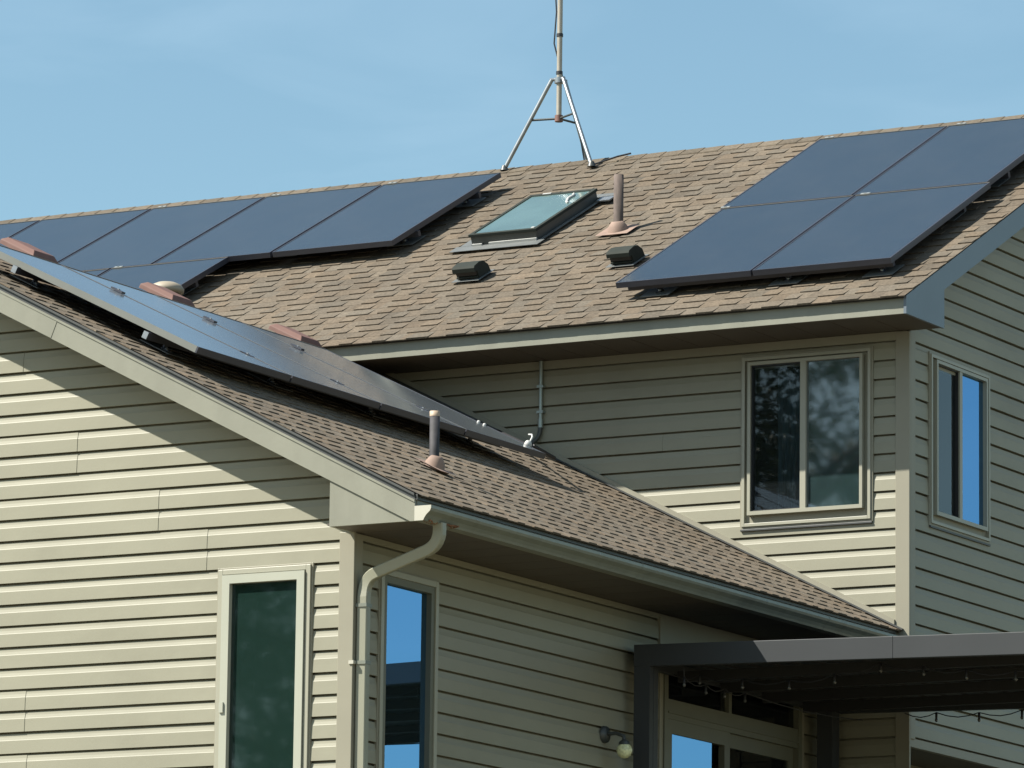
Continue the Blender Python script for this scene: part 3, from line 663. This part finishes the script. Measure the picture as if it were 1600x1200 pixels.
# skylight : local x 0..w, y 0..l
sw_, sl_, sh_ = .565, 1.06, .102
SK = mframe(-3.565, 2.315); mb = MB()
ft, fr_ = .04, .03
mb.box((.01, .01, 0), (sw_-.01, .035, sh_-.02), M['darkmetal']); mb.box((.01, sl_-.035, 0), (sw_-.01, sl_-.01, sh_-.02), M['darkmetal'])
mb.box((.01, .035, 0), (.035, sl_-.035, sh_-.02), M['darkmetal']); mb.box((sw_-.035, .035, 0), (sw_-.01, sl_-.035, sh_-.02), M['darkmetal'])
sk = lpart(mb, 'skylight', SK, 'skylight with green tinted glass on the upper roof', bevel=.003)
mb = MB()
for q in (((0, 0), (sw_, .035)), ((0, sl_-.045), (sw_, sl_)), ((0, .035), (.03, sl_-.045)), ((sw_-.03, .035), (sw_, sl_-.045))):
    mb.box((q[0][0], q[0][1], sh_-.022), (q[1][0], q[1][1], sh_), M['ventdark'])
o = mb.build('frame', sk, bevel=.002)
mb = MB(); mb.box((.028, .033, sh_-.018), (sw_-.028, sl_-.043, sh_-.006), M['skyglass']); mb.build('glass', sk)
mb = MB()
mb.box((-.12, -.12, .012), (sw_+.05, .01, .016), M['flash']); mb.box((-.09, .01, .012), (.0, sl_+.06, .017), M['flash']); mb.box((sw_, .01, .012), (sw_+.03, sl_+.06, .015), M['flash'])
mb.box((-.09, sl_, .012), (sw_+.12, sl_+.10, .03), M['flash']); mb.box((sw_+.02, sl_-.1, .02), (sw_+.13, sl_+.02, .03), M['galv'])
mb.build('flashing', sk)
mb = MB(); mb.box((.02, -.012, .0), (.10, .008, .03), M['lead']); mb.box((.16, -.012, .0), (sw_-.01, .008, .034), M['lead']); mb.build('sealant', sk)
mb = MB(); mb.tube([(.42, .95, sh_), (.44, .90, sh_+.001), (.43, .83, sh_), (.46, .74, sh_-.004), (.49, .70, sh_-.004)], .011, M['lead'], n=6); mb.build('cord', sk); mb = MB()
mb.box((.12, sl_-.04, sh_), (.19, sl_-.018, sh_+.006), M['lead']); mb.build('clip', sk); mb = MB(); mb.box((sw_-.05, .015, sh_), (sw_-.025, .04, sh_+.006), M['lead'])
mb.build('clip', sk)

def vent_pipe(base, n, h, r, mp, label, tipmat=None):
    mb = MB(); mb.lathe(base, [(r, -.02), (r, h), (r*.82, h), (r*.82, h-.06), (.001, h-.06)], mp, n=20)
    if tipmat: mb.lathe(base, [(r*1.04, h-.03), (r*1.05, h+.002), (r*.8, h+.002)], tipmat, n=20)
    o = part(mb, 'vent_pipe', label)
    mb = MB(); mb.lathe(V(base)+V(n)*.0, [(r*3.2, .004), (r*3.1, .012)], M['terra'], n=24, axis=n)
    mb.lathe(V(base), [(r*2.2, -.01), (r*2.0, .035), (r*1.45, .062), (r*1.15, .075), (r*.98, .075)], M['terra'], n=24, axis=(V(n)*.5+V((0, 0, .5))))
    mb.face([V(base)+V(n)*.014+V(a) for a in [(-.13, -.12*MEY.y, -.12*MEY.z), (.13, -.12*MEY.y, -.12*MEY.z), (.13, .12*MEY.y, .12*MEY.z), (-.13, .12*MEY.y, .12*MEY.z)]] if abs(n[0]) < .1 else
            [V(base)+V(n)*.014+WEX*a+WEY*c for a, c in ((-.10, -.11), (.10, -.11), (.10, .11), (-.10, .11))], M['terra'])
    mb.build('boot', o)
vent_pipe(mr(-2.381, 2.39), MEZ, .42, .036, M['pipe'], 'tall brown vent pipe right of the skylight')
vent_pipe(wr(1.464, .985), WEZ, .345, .030, M['pipe2'], 'black vent pipe with pale cap on the lower roof', M['pvc'])

def hood_vent(x, v, label):
    mb = MB()   # local: y upslope, x along the eave, z normal
    mb.box((-.115, -.05, .012), (.11, .22, .015), M['flash'])
    m = M['ventdark']
    # hood: low back, raised front that overhangs an opening
    prof = [(.19, .012), (.17, .07), (.11, .115), (.05, .125), (-.03, .118), (-.045, .105), (-.045, .075), (-.005, .075), (.01, .012)]
    rows = [[V((x_, y, z)) for y, z in prof] for x_ in (-.09, .09)]
    mb.grid(rows, m, smooth=False)
    for x_, s in ((-.09, 1), (.09, -1)):
        mb.face([V((x_, y, z)) for y, z in (prof if s < 0 else prof[::-1])], m)
    mb.box((-.085, -.016, .024), (.085, .004, .034), m)
    mb.box((-.08, -.006, .04), (.08, .006, .072), M['black'])
    return lpart(mb, 'exhaust_vent', mframe(x, v), label, bevel=.002)
hood_vent(-3.10, 1.36, 'dark hooded exhaust vent below the skylight')
hood_vent(-1.865, 1.38, 'dark hooded exhaust vent beside the right solar panels')

def box_vent(y, v, label):
    mb = MB(); m = M['ventred']
    mb.box((-.16, -.16, .004), (.16, .16, .012), m)
    mb.box((-.10, -.10, .01), (.10, .10, .07), m)
    a, c = .14, .14
    lo = [V((-a, -c, .075)), V((a, -c, .075)), V((a, c, .075)), V((-a, c, .075))]; md = [p+V((0, 0, .028)) for p in lo]
    tp = [V((-a*.8, -c*.8, .130)), V((a*.8, -c*.8, .130)), V((a*.8, c*.8, .130)), V((-a*.8, c*.8, .130))]
    mb.grid([lo, md, tp], m, closed=True, smooth=False); mb.face(tp, m); mb.face(lo[::-1], m)
    return lpart(mb, 'box_vent', wframe(y, v), label, bevel=.004)
BV = [(1.26, 4.20, 'red brown box vent at the far left above the solar panels'), (2.88, 4.20, 'red brown box vent in front of the pale dome vent'), (4.50, 4.20, 'red brown box vent nearest the upper eave')]
for q in BV: box_vent(*q)
mb = MB(); mb.lathe((0, 0, 0), [(.06, 0), (.06, .10)], M['domec'], n=24)
mb.lathe((0, 0, 0), [(.085, .085), (.115, .09), (.118, .115), (.10, .14), (.06, .158), (.001, .165)], M['domec'], n=28)
lpart(mb, 'dome_vent', frame(wr(3.24, 4.42), (1, 0, 0), (0, 1, 0), (0, 0, 1)), 'round pale mushroom vent behind the box vents')

# ------------------------------------------------------------------ solar panels
def make_panel(w_, l_, side='blackframe'):
    t = .040; root = empty('solar_panel')
    mb = MB()
    mb.box((0, 0, -t), (w_, .012, 0), M['blackframe']); mb.box((0, l_-.012, -t), (w_, l_, 0), M['blackframe']); mb.box((.0, l_-.011, -.001), (w_, l_+.001, .0012), M['paleedge'])  # last box: thin paler tan strip along the upper frame edge
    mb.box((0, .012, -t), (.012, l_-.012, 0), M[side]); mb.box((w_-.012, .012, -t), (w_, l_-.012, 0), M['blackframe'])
    mb.build('frame', root)
    mb = MB(); mb.box((.011, .011, -.010), (w_-.011, l_-.011, -.002), M['panel']); mb.build('solar_glass', root)
    mb = MB(); mb.box((.012, .012, -.030), (w_-.012, l_-.012, -.024), M['black']); mb.box((w_*.35, l_*.86, -.045), (w_*.65, l_*.92, -.030), M['black'])
    mb.build('back_sheet', root)
    return root
PWM, PLM, PITCH_M = 1.030, 1.828, 1.053
PWW, PLW, PITCH_W = 1.062, 1.895, 1.078
H_ = .13
pm = make_panel(PWM, PLM)
first = [True]
def put_main(x, v, label, group):
    mw = mframe(x, v, H_)
    o = pm if first[0] else copy_tree(pm)
    first[0] = False
    o.matrix_world = mw; tag(o, label, 'solar panel', group)
    return o
GR = 'black solar panels on the house roof'
V0, V1 = .432, 2.278
RX = [-1.445, -.400]
put_main(RX[0], V0, 'solar panel of the right block, lower row, beside the hooded vent', GR)
put_main(RX[1], V0, 'solar panel of the right block, lower row, nearest the roof corner', GR)
put_main(RX[0]-.03, V1, 'solar panel of the right block, upper row, left one, nearest the brown vent pipe', GR)
put_main(RX[1]-.03, V1, 'solar panel of the right block, upper row, right one at the photo edge', GR)
TL = ['solar panel left of the skylight, rightmost of the upper left block touching the tripod leg', 'second solar panel from the right in the upper left block', 'third solar panel from the right in the upper left block',
      'fourth solar panel from the right in the upper left block, second from the photo edge', 'leftmost solar panel of the upper left block, cut by the photo edge']
for i in range(5): put_main(-4.175-PWM-i*PITCH_M, V1-.015, TL[i], GR)
put_main(-5.585-PWM, .42, 'solar panel of the partly hidden lower row, just behind the pale dome vent', GR)
put_main(-5.585-PWM-PITCH_M, .42, 'solar panel of the hidden lower row, mostly behind the wing roof', GR)
pw = make_panel(PWW, PLW, 'sunside')
for ch in pw.children:
    if ch.name.startswith('frame'): pass
YW0, VW0 = .127, 2.003
WLb = ['solar panel on the lower roof nearest the front gable, with sunlit edge', 'second solar panel from the gable on the lower roof', 'third solar panel from the gable on the lower roof', 'solar panel on the lower roof nearest the upper wall, beside the conduit']
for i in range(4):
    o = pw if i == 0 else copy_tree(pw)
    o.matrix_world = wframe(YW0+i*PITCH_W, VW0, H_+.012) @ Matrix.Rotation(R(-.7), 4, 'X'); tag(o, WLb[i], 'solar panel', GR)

# rails with feet
def rail(P, ex, ey, ez, s0, s1, v, label, feet, group='mounting rails under the solar panels'):
    o0 = P(s0, v, 0); mw = frame(o0, ex, ey, ez); root = empty('mounting_rail', mw); tag(root, label, 'rail', group)
    L = s1-s0; mb = MB(); mb.box((0, -.018, .045), (L, .018, .0885), M['blackframe']); mb.build('rail', root)
    mb = MB(); mb.box((-.004, -.018, .045), (0, .018, .088), M['galv']); mb.build('end_cap', root)
    for q in feet:
        mb = MB(); mb.box((q-.02, .018, .014), (q+.02, .028, .085), M['blackframe']); mb.box((q-.02, -.02, .012), (q+.02, .035, .02), M['blackframe'])
        mb.lathe((q, .01, .018), [(.012, 0), (.012, .012), (.001, .013)], M['galv'], n=8)
        mb.box((q-.11, -.09, .008), (q+.11, .14, .013), M['flash']); mb.build('foot', root)
MP = (mr, MEX, MEY, MEZ)
for v, nm in ((V0+.10, 'lowest rail under the right block of solar panels'), (V0+1.40, 'second rail under the right block of solar panels'), (V1+.40, 'third rail under the right block of solar panels'), (V1+1.40, 'top rail under the right block of solar panels')):
    rail(*MP, -1.47 if v > 1 else -1.40, .60, v, nm, (.22, 1.2, 1.9))
for v, nm in ((V1+.38, 'lower rail under the upper left block of solar panels'), (V1+1.40, 'upper rail under the upper left block, its foot showing left of the skylight')):
    rail(*MP, -9.4, -4.16, v, nm, (.6, 1.8, 3.0, 4.1, 5.10))
rail(*MP, -7.7, -5.60, .42+1.35, 'rail under the partly hidden lower row of panels', (.5, 1.9))
WP = (wr, WEX, WEY, WEZ)
for v, nm in ((VW0+.36, 'lower rail on the wing roof, its end showing under the sunlit panel edge'), (VW0+1.42, 'upper rail under the panels on the wing roof')):
    rail(*WP, YW0-.03, YW0+4*PITCH_W-.02, v, nm, (.28, 1.5, 2.7, 4.0))
# module clamps (small hardware between panels)
def clamp(mw, m, label, size=(.035, .022, .008)):
    mb = MB(); a, b_, c = size; mb.box((-a, -b_, -.002), (a, b_, c), m); mb.box((-.006, -.006, c), (.006, .006, c+.005), M['galv'])
    o = mb.build('panel_clamp'); o.matrix_world = mw; tag(o, label, 'clamp', 'module clamps between the solar panels')
    return o
k = 0
for i in range(1, 4):
    for vv, wd in ((.36, 'lower'), (1.42, 'upper')):
        nm = ('first', 'second', 'third')[i-1]
        clamp(wframe(YW0+i*PITCH_W-.008, VW0+vv, H_), M['blackframe'], wd+' dark clamp on the '+nm+' seam of the wing roof panels counted from the gable', (.020, .045, .010))
for x, v, nm in ((-1.43, V1-.013, 'pale clamp at the left end of the middle seam of the right block'), (-.33, V1-.013, 'pale clamp beside the centre crossing of the right block'),
                 (-1.40, V1+PLM, 'pale clamp on the top left corner of the right block'), (-.33, V1+PLM, 'pale clamp on the top edge of the right block by its seam'),
                 (-5.13, V1+PLM-.015, 'pale clamp on the top edge right of the first seam of the left block'), (-6.18, V1+PLM-.015, 'pale clamp on the top edge right of the second seam of the left block'),
                 (-7.23, V1+PLM-.015, 'pale clamp on the top edge right of the third seam of the left block'), (-6.56, V1-.028, 'pale clamp on the seam above the partly hidden lower row')):
    clamp(mframe(x, v+.006, H_), M['alu'], nm, (.035, .014, .006))
# white cable fittings at the far end of the wing array
mb = MB(); P0 = wr(YW0+4*PITCH_W-.02, VW0+.15, H_+.01)
mb.lathe(P0, [(.001, .034), (.016, .03), (.026, .014), (.026, -.005), (.016, -.02)], M['lead'], n=14, axis=(.3, -.5, .8))
mb.tube([P0+V((.0, .02, .02)), P0+V((.01, .04, .06)), P0+V((.0, .05, .078)), P0+V((-.025, .05, .08))], .007, M['lead'], n=8)
mb.tube([P0+V((.02, .03, .0)), P0+V((.06, .25, -.05)), V((-2.42, cy-.1, 1.60))], .013, M['cable'], n=8)
o = mb.build('cable_fitting'); tag(o, 'white cable gland joining the conduit to the lowest solar panel corner', 'fitting')
mb = MB(); P1 = wr(YW0+4*PITCH_W-.03, VW0+.56, H_)
for q in (0, .05): mb.lathe(P1+WEY*(-q), [(.001, .016), (.010, .013), (.012, .005), (.012, -.02)], M['lead'], n=12, axis=WEZ)
o = mb.build('cable_clip'); tag(o, 'pair of small white clips on the far panel edge', 'clip')

# ------------------------------------------------------------------ antenna tripod
ZR = SM*YRDG+OM
ant = empty('antenna_mast', loc=(-4.03, YRDG, ZR)); tag(ant, 'galvanised tripod on the ridge holding a tall tan mast', 'antenna')
Tp = V((-4.03, YRDG, ZR))
def rel(p): return V(p)-Tp
apex = V((-4.03, YRDG, ZR+.66)); ftL = mr(-4.47, LM-.07, .01); ftR = mr(-3.60, LM-.28, .02); ftB = V((-3.93, YRDG+.50, SM*(YRDG-.50)+OM+.02))
mb = MB(); mb.tube([rel((-4.03, YRDG, ZR+.34)), rel((-4.03, YRDG, ZR+3.2))], .021, M['mast'], n=14); mast = mb.build('mast', ant)
mb = MB()
for z in (.70, 1.00, 2.0): mb.tube([rel((-4.03, YRDG, ZR+z)), rel((-4.03, YRDG, ZR+z+.025))], .026, M['cable'], n=12)
mb.build('tie', mast)
hub = {}
for nm, ft, off in (('L', ftL, V((-.055, -.02, 0))), ('R', ftR, V((.05, -.03, 0))), ('B', ftB, V((.02, .055, 0)))):
    top = apex+off; d = (ft-top); mb = MB()
    m = M['galv'] if nm != 'B' else M['darkmetal']
    mb.tube([rel(top), rel(ft)], .0165, M['galv'], n=10)
    mb.tube([rel(ft+V((0, 0, .03))), rel(ft-V((0, 0, .01)))], [.018, .035], M['darkmetal'], n=10)
    o = mb.build('leg', ant)
    if nm == 'B': o['label'] = 'rear leg in shadow'
    hub[nm] = top+d*((ZR+.35-top.z)/d.z)
mb = MB()
for nm in hub: mb.tube([rel((-4.03, YRDG, ZR+.35)), rel(hub[nm])], .009, M['darkmetal'], n=8)
mb.tube([rel((-4.03, YRDG, ZR+.325)), rel((-4.03, YRDG, ZR+.375))], .032, M['ventred'], n=12)
mb.build('brace', ant)
mb = MB(); mb.tube([rel(apex-V((0, 0, .03))), rel(apex+V((0, 0, .015)))], .038, M['galv'], n=12)
for off in (V((-.055, -.02, 0)), V((.05, -.03, 0)), V((.02, .055, 0))):
    mb.tube([rel(apex), rel(apex+off*1.25)], .013, M['galv'], n=8)
mb.build('collar', ant)
mb = MB()
rnd = random.Random(5)
pts = [(-4.03-.024, YRDG-.01, ZR+3.2)]+[(-4.03-.026-(.018 if i % 2 else 0), YRDG-.01, ZR+2.7-i*.25) for i in range(8)]+[(-3.99, YRDG+.05, ZR+.55), (-3.96, YRDG+.22, ZR+.25), (-3.93, YRDG+.30, ZR-.1)]
mb.tube([rel(p) for p in pts], .006, M['cable'], n=6); mb.build('cable', ant)
mb = MB(); mb.tube([rel(ftR), rel(mr(-3.45, LM-.12, .03)), rel(mr(-3.36, LM-.06, .03))], .007, M['cable'], n=6); mb.build('cable', ant)

# ------------------------------------------------------------------ pergola
PX0, PX1, PY0, PY1, PZ, TI = .095, 4.1, 3.30, 6.09, -.341, -.0205
perg = empty('pergola', loc=(PX0, PY0, GZ)); tag(perg, 'charcoal metal pergola with slatted roof standing over the patio door', 'pergola')
def rp(p): return (p[0]-PX0, p[1]-PY0, p[2]-GZ)
def tz(x): return PZ+TI*(x-PX0)
def beam(x0, x1, y0, y1, h, name, m, drop=0.0):
    mb = MB(); P = []
    for x in (x0, x1):
        t = tz(x)-drop
        P.append([rp((x, y0, t)), rp((x, y1, t)), rp((x, y1, t-h)), rp((x, y0, t-h))])
    mb.grid([P[0], P[1]], m, closed=True, smooth=False); mb.face([V(q) for q in P[0]], m); mb.face([V(q) for q in P[1]][::-1], m)
    o = mb.build(name, perg, bevel=.004); return o
xj = 1.868
beam(PX0, xj, PY0, PY0+.05, .137, 'beam', M['pergola']); beam(xj+.003, PX1, PY0, PY0+.05, .137, 'beam', M['pergola'])
beam(PX0, PX1, PY1-.05, PY1, .137, 'beam', M['pergola'])
beam(PX0, PX0+.05, PY0+.05, PY1-.05, .137, 'beam', M['pergola']); beam(PX1-.05, PX1, PY0+.05, PY1-.05, .137, 'beam', M['pergola'])
for i, (x, y) in enumerate(((PX0, PY0+.0), (PX1-.115, PY0), (PX0+.0, PY1-.17), (PX1-.115, PY1-.17))):
    mb = MB(); a = .006 if i < 2 else 0; mb.box(rp((x+.001, y+a+.05*(i<2), GZ)), rp((x+.112, y+.11+a-.0, tz(x)-.138)), M['pergola'])
    if i < 2: mb.box(rp((x+.001, y+.001, GZ)), rp((x+.112, y+.051, tz(x)-.1375)), M['pergola'])
    mb.build('post', perg)
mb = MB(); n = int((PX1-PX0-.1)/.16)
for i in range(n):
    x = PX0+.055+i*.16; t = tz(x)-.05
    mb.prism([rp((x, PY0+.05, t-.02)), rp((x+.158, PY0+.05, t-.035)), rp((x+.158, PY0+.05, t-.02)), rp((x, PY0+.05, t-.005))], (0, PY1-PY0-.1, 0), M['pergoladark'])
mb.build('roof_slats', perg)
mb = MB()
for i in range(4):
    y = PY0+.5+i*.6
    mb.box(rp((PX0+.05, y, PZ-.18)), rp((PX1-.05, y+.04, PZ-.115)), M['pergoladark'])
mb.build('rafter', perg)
# string lights
def string_light(P, label, ends):
    P = [V(p) for p in P]
    root = empty('string_lights', loc=P[0]+V((0, 0, .1))); tag(root, label, 'string lights', 'bulb strings under the pergola roof'); o0 = P[0]+V((0, 0, .1))
    tops = [p+V((0, 0, .045)) for p in P]; path = []
    full = [ends[0]]+tops+[ends[1]]
    for a, c in zip(full[:-1], full[1:]):
        a = V(a); c = V(c); path += [a+(c-a)*t-V((0, 0, .03*math.sin(math.pi*t))) for t in (0, .25, .5, .75)]
    path.append(V(full[-1]))
    mb = MB(); mb.tube([p-o0 for p in path], .0035, M['cable'], n=6); mb.build('wire', root)
    for p in P:
        mb = MB(); q = p-o0; mb.lathe(q, [(.008, .010), (.009, .045), (.001, .047)], M['cable'], n=10)
        mb.lathe(q, [(.001, -.018), (.007, -.015), (.011, -.005), (.009, .004), (.006, .011)], M['lead2'], n=12); mb.build('bulb', root)
M['lead2'] = mat('clear bulb glass', (0.05, 0.05, 0.046), 0.12, spec=0.6)
string_light([(0.377, 3.650, -0.550), (0.676, 3.650, -0.592), (1.000, 3.650, -0.612), (1.312, 3.650, -0.590), (1.625, 3.650, -0.534), (1.915, 3.650, -0.568), (2.202, 3.650, -0.605), (2.529, 3.650, -0.629)], 'bulb string looped behind the front beam of the pergola', ((PX0+.1, PY0+.35, PZ-.15), (PX1-.1, PY0+.35, PZ-.3)))
string_light([(0.395, 3.404, -0.591), (0.395, 3.703, -0.606), (0.395, 3.961, -0.601), (0.395, 4.250, -0.598)], 'short bulb string running back toward the patio door transom', ((PX0+.3, PY0+.1, PZ-.15), (PX0+.3, PY1-.1, PZ-.2)))
string_light([(0.977, 5.890, -0.572), (1.283, 5.890, -0.585), (1.587, 5.890, -0.582)], 'bulb string hanging against the shaded siding at lower right', ((.75, PY1-.2, PZ-.18), (PX1-.1, PY1-.2, PZ-.2)))

# ------------------------------------------------------------------ trees seen in the window reflections
def tree(name, loc, h, spread, leafm, label, seedn, conifer=False, n=17000):
    rnd = random.Random(seedn); root = empty(name, loc=loc); tag(root, label, 'tree', None)
    mb = MB(); mb.tube([(0, 0, -.3), (.1, .05, h*.3), (-.05, .1, h*.6), (0, 0, h*.95)], [h*.022, h*.017, h*.01, h*.003], M['bark'], n=10)
    limbs = []
    for i in range(16):
        z = h*rnd.uniform(.28, .85); a = rnd.uniform(0, 6.28); L = spread*rnd.uniform(.5, .95)*(1-.6*(z/h-.3))
        e = V((math.cos(a)*L, math.sin(a)*L, z+L*(.45 if not conifer else -.1))); limbs.append(e)
        mb.tube([(0, 0, z), tuple(V((0, 0, z)).lerp(e, .5)+V((0, 0, .1*L))), tuple(e)], [h*.008, h*.005, h*.002], M['bark'], n=6)
    mb.build('trunk', root)
    mb = MB(); cl = []
    for i in range(120 if not conifer else 90):
        z = h*rnd.uniform(.25 if not conifer else .08, 1.0); t = z/h
        rmax = spread*(math.sqrt(max(0.02, 1-((t-.58)/.46)**2)) if not conifer else (1.04-t))
        a = rnd.uniform(0, 6.28); q = rmax*math.sqrt(rnd.random()); cl.append((V((math.cos(a)*q, math.sin(a)*q, z)), rnd.uniform(.4, 1.0)*spread*.20))
    for i in range(n):
        c, cr_ = rnd.choice(cl); d = V((rnd.gauss(0, 1), rnd.gauss(0, 1), rnd.gauss(0, .7)))*cr_*.6; p = c+d
        s = rnd.uniform(.045, .085); u_ = V((rnd.gauss(0, 1), rnd.gauss(0, 1), rnd.gauss(0, 1))).normalized(); w_ = u_.orthogonal().normalized()
        mb.face([p-u_*s*1.6, p+w_*s*.7, p+u_*s*1.6, p-w_*s*.7], leafm)
    mb.build('crown', root)
tree('broadleaf_tree', (-26.5, -48.0, ground_z(-26, -48)), 19.5, 6.2, M['leaf'], 'leafy tree mirrored in the panes of the upper front window', 31, n=46000)
tree('broadleaf_tree', (-25.5, -62.0, ground_z(-22, -60)), 20, 6.6, M['leaf'], 'broad tree mirrored darkly in the tall gable window', 32, n=50000)
tree('broadleaf_tree', (-36.0, -66.0, ground_z(-36, -66)), 21, 7.5, M['leaf'], 'farther tree filling the gaps behind the mirrored foliage', 33, n=50000)
tree('conifer_tree', (21.0, 40.0, GZ), 8.0, 2.0, M['needle'], 'small conifer mirrored at the bottom of the narrow side window', 34, conifer=True, n=9000)
